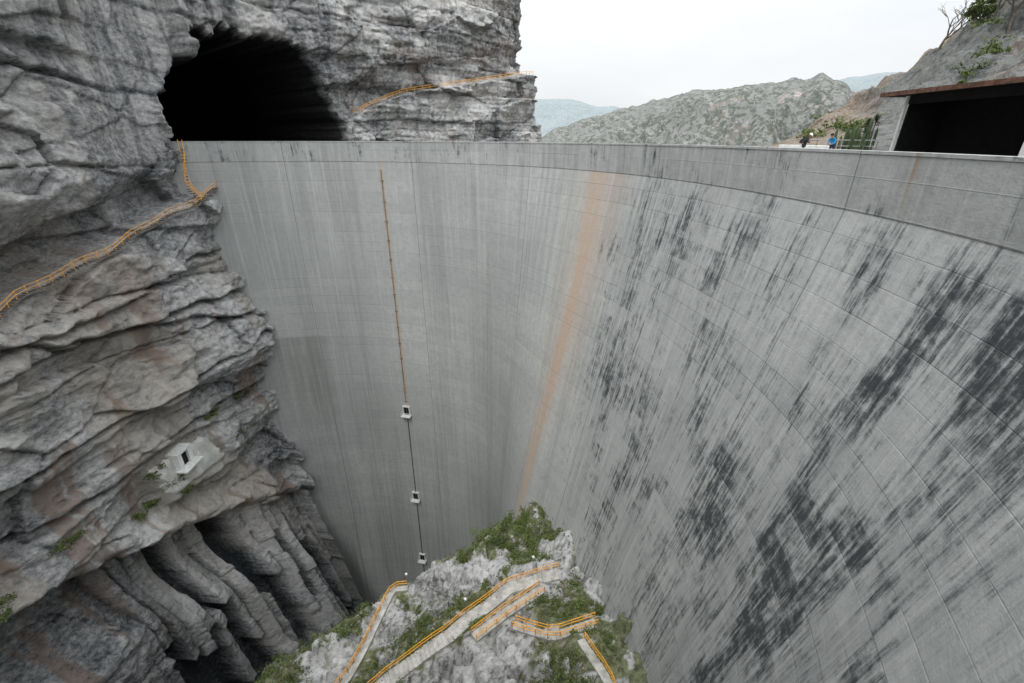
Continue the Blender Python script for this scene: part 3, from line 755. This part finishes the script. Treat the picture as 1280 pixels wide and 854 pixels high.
def person(name,loc,face,shirt,pants,helmet,lean_,backpack):
    e=empty(name,loc);e.rotation_euler=(0,0,face)
    l=lean_
    def T(x,y,z):
        dz=z-.95
        return (x+math.sin(l)*dz,y,.95+math.cos(l)*dz) if z>.95 else (x,y,z)
    J=[T(0,0,.95)+(.15,),T(0,0,1.15)+(.14,),T(0,0,1.38)+(.16,),T(.0,0,1.47)+(.07,)]
    E=[(0,1),(1,2),(2,3)]
    for s in(-1,1):
        b=len(J);J+=[T(0,.17*s,1.40)+(.075,),T(.10,.24*s,1.16)+(.055,),T(.32,.20*s,1.06)+(.042,)];E+=[(2,b),(b,b+1),(b+1,b+2)]
    skin_obj('shirt',J,E,shirt,e)
    J=[(0,0,.97,.145)];E=[]
    for s in(-1,1):
        b=len(J);J+=[(0,.1*s,.88,.10),(.03,.12*s,.50,.07),(-.02,.12*s,.12,.055)];E+=[(0,b),(b,b+1),(b+1,b+2)]
    skin_obj('trousers',J,E,pants,e)
    for s in(-1,1):
        skin_obj('boot',[(-.04,.12*s,.07,.055),(.06,.12*s,.055,.05),(.16,.12*s,.045,.04)],[(0,1),(1,2)],DARK,e)
        w=Vector(T(.32,.20*s,1.06));d=Vector((.95,-.1*s,-.25)).normalized();sd=Vector((0,1,0))
        skin_obj('hand',[tuple(w)+(.03,),tuple(w+d*.05)+((.035,.02),),tuple(w+d*.09)+((.038,.018),)],[(0,1),(1,2)],SKIN,e,1)
        for k,(o,LL) in enumerate(((-.03,.07),(-.01,.08),(.01,.075),(.03,.06))):
            a=w+d*.085+sd*o;skin_obj('finger_%d'%(k+1),[tuple(a)+(.009,),tuple(a+d*LL*.5)+(.009,),tuple(a+d*LL*.85-Vector((0,0,.03)))+(.008,)],[(0,1),(1,2)],SKIN,e,1)
        a=w+d*.03-sd*s*.03;skin_obj('thumb',[tuple(a)+(.011,),tuple(a+d*.03-sd*s*.03)+(.010,),tuple(a+d*.06-sd*s*.035)+(.009,)],[(0,1),(1,2)],SKIN,e,1)
    hc=Vector(T(.04,0,1.64));M=Matrix.Rotation(l*.9+.25,3,'Y')
    mb=MB();sphere(mb,hc,.105,.95,.78,1.15,0,M=M)
    n0=Vector(T(0,0,1.45));mb.tube([n0,hc-Vector((0,0,.05))],.055,8,0)
    f=lambda x,y,z:hc+M@Vector((x,y,z))
    sphere(mb,f(.105,0,-.015),.02,1,.7,1.4,0,8,6)
    for s in(-1,1):
        sphere(mb,f(.088,.035*s,.012),.013,1,1,.8,1,8,6);sphere(mb,f(0,.086*s,-.01),.028,.7,.3,1.1,0,8,6)
    mb.box(f(.092,0,-.06),(.01,.045,.01),0,2,M=M)
    mb.obj('head',[SKIN,DARK,LIPS],e,smooth=True)
    mb=MB()
    if helmet:
        sphere(mb,hc+M@Vector((-.005,0,.03)),.135,1.05,.92,1.0,0,zmin=.0,M=M)
        mb.tube([f(.13,-.09,.035),f(.19,0,.02),f(.13,.09,.035)],.012,6,0)
        mb.obj('helmet',[WHITE],e,smooth=True)
    else:
        sphere(mb,f(-.02,0,.025),.115,.98,.86,1.08,0,zmin=-.25,M=Matrix.Rotation(-.35+l,3,'Y'))
        mb.obj('hair',[HAIR],e,smooth=True)
    if backpack:
        c=Vector(T(-.26,0,1.28));mb=MB();mb.box(c,(.22,.34,.50),0,0,M=Matrix.Rotation(l,3,'Y'))
        c2=Vector(T(-.39,0,1.20));mb.box(c2,(.10,.26,.26),0,0,M=Matrix.Rotation(l,3,'Y'))
        for s in(-1,1):mb.tube([T(-.16,.12*s,1.46),T(.02,.13*s,1.55),T(.16,.12*s,1.40),T(.1,.14*s,1.15)],.025,6,0)
        mb.obj('backpack',[BLK],e,bevel=.05)
    return e
def cr_pt(th,dr,z):
    r=float(rtop(np.array(float(th))))+dr
    return (CX+r*math.cos(math.radians(th)),CY+r*math.sin(math.radians(th)),z)
BLK=simple('black_jacket',(.03,.03,.035),.8);BLUE=simple('blue_shirt',(.03,.24,.50),.8);JE=simple('dark_trousers',(.04,.045,.06),.85)
person('person',cr_pt(3.2,.75,-1.5),math.radians(-30),BLK,JE,True,.38,True)
person('person',cr_pt(.5,.75,-1.5),math.radians(205),BLUE,JE,False,.42,False)

# ------------------------------------------------ world, sun, camera
w=bpy.data.worlds.new("World");S.world=w;w.use_nodes=True;nt=w.node_tree
bg=nt.nodes['Background'];sky=nt.nodes.new('ShaderNodeTexSky');sky.sky_type='NISHITA';sky.sun_disc=False
sky.sun_elevation=math.radians(58);sky.sun_rotation=math.radians(200)
tc=nt.nodes.new('ShaderNodeTexCoord');mp=nt.nodes.new('ShaderNodeMapping');mp.inputs['Scale'].default_value=(1,1,3.5)
nz=nt.nodes.new('ShaderNodeTexNoise');nz.inputs['Scale'].default_value=2.2;nz.inputs['Detail'].default_value=6;nz.inputs['Roughness'].default_value=.5
rp=nt.nodes.new('ShaderNodeValToRGB');rp.color_ramp.elements[0].position=.3;rp.color_ramp.elements[0].color=(.86,.885,.905,1);rp.color_ramp.elements[1].position=.62;rp.color_ramp.elements[1].color=(.975,.985,1,1)
sp=nt.nodes.new('ShaderNodeSeparateXYZ');mz=nt.nodes.new('ShaderNodeMath');mz.operation='MAXIMUM';mz.inputs[1].default_value=0
mp2=nt.nodes.new('ShaderNodeMath');mp2.operation='POWER';mp2.inputs[1].default_value=1.5
ma=nt.nodes.new('ShaderNodeMath');ma.operation='MULTIPLY_ADD';ma.inputs[1].default_value=14.5;ma.inputs[2].default_value=6.3
mul=nt.nodes.new('ShaderNodeVectorMath');mul.operation='SCALE'
mx=nt.nodes.new('ShaderNodeMix');mx.data_type='RGBA';mx.inputs[0].default_value=.94
l=nt.links.new
l(tc.outputs['Generated'],sp.inputs[0]);l(sp.outputs[2],mz.inputs[0]);l(mz.outputs[0],mp2.inputs[0]);l(mp2.outputs[0],ma.inputs[0]);l(ma.outputs[0],mul.inputs['Scale'])
l(tc.outputs['Generated'],mp.inputs[0]);l(mp.outputs[0],nz.inputs['Vector']);l(nz.outputs[0],rp.inputs[0])
l(rp.outputs[0],mul.inputs[0]);l(sky.outputs[0],mx.inputs[6]);l(mul.outputs[0],mx.inputs[7]);l(mx.outputs[2],bg.inputs[0])
bg.inputs[1].default_value=.15
sl=bpy.data.lights.new('sun','SUN');sl.energy=1.5;sl.angle=math.radians(22);sl.color=(1,.98,.95)
so=bpy.data.objects.new('sun',sl);S.collection.objects.link(so)
el=math.radians(58);az=math.radians(200)
dv=Vector((math.sin(az)*math.cos(el),math.cos(az)*math.cos(el),math.sin(el)))
so.rotation_euler=dv.to_track_quat('Z','Y').to_euler()
cam=bpy.data.cameras.new('camera');co=bpy.data.objects.new('camera',cam);S.collection.objects.link(co)
cam.sensor_width=36;cam.lens=560/1280*36;cam.clip_start=.1;cam.clip_end=20000
co.location=(0,0,0);co.rotation_euler=(math.radians(90-24.57),0,0)
S.camera=co
print('verts',sum(len(o.data.vertices) for o in bpy.data.objects if o.type=='MESH'))
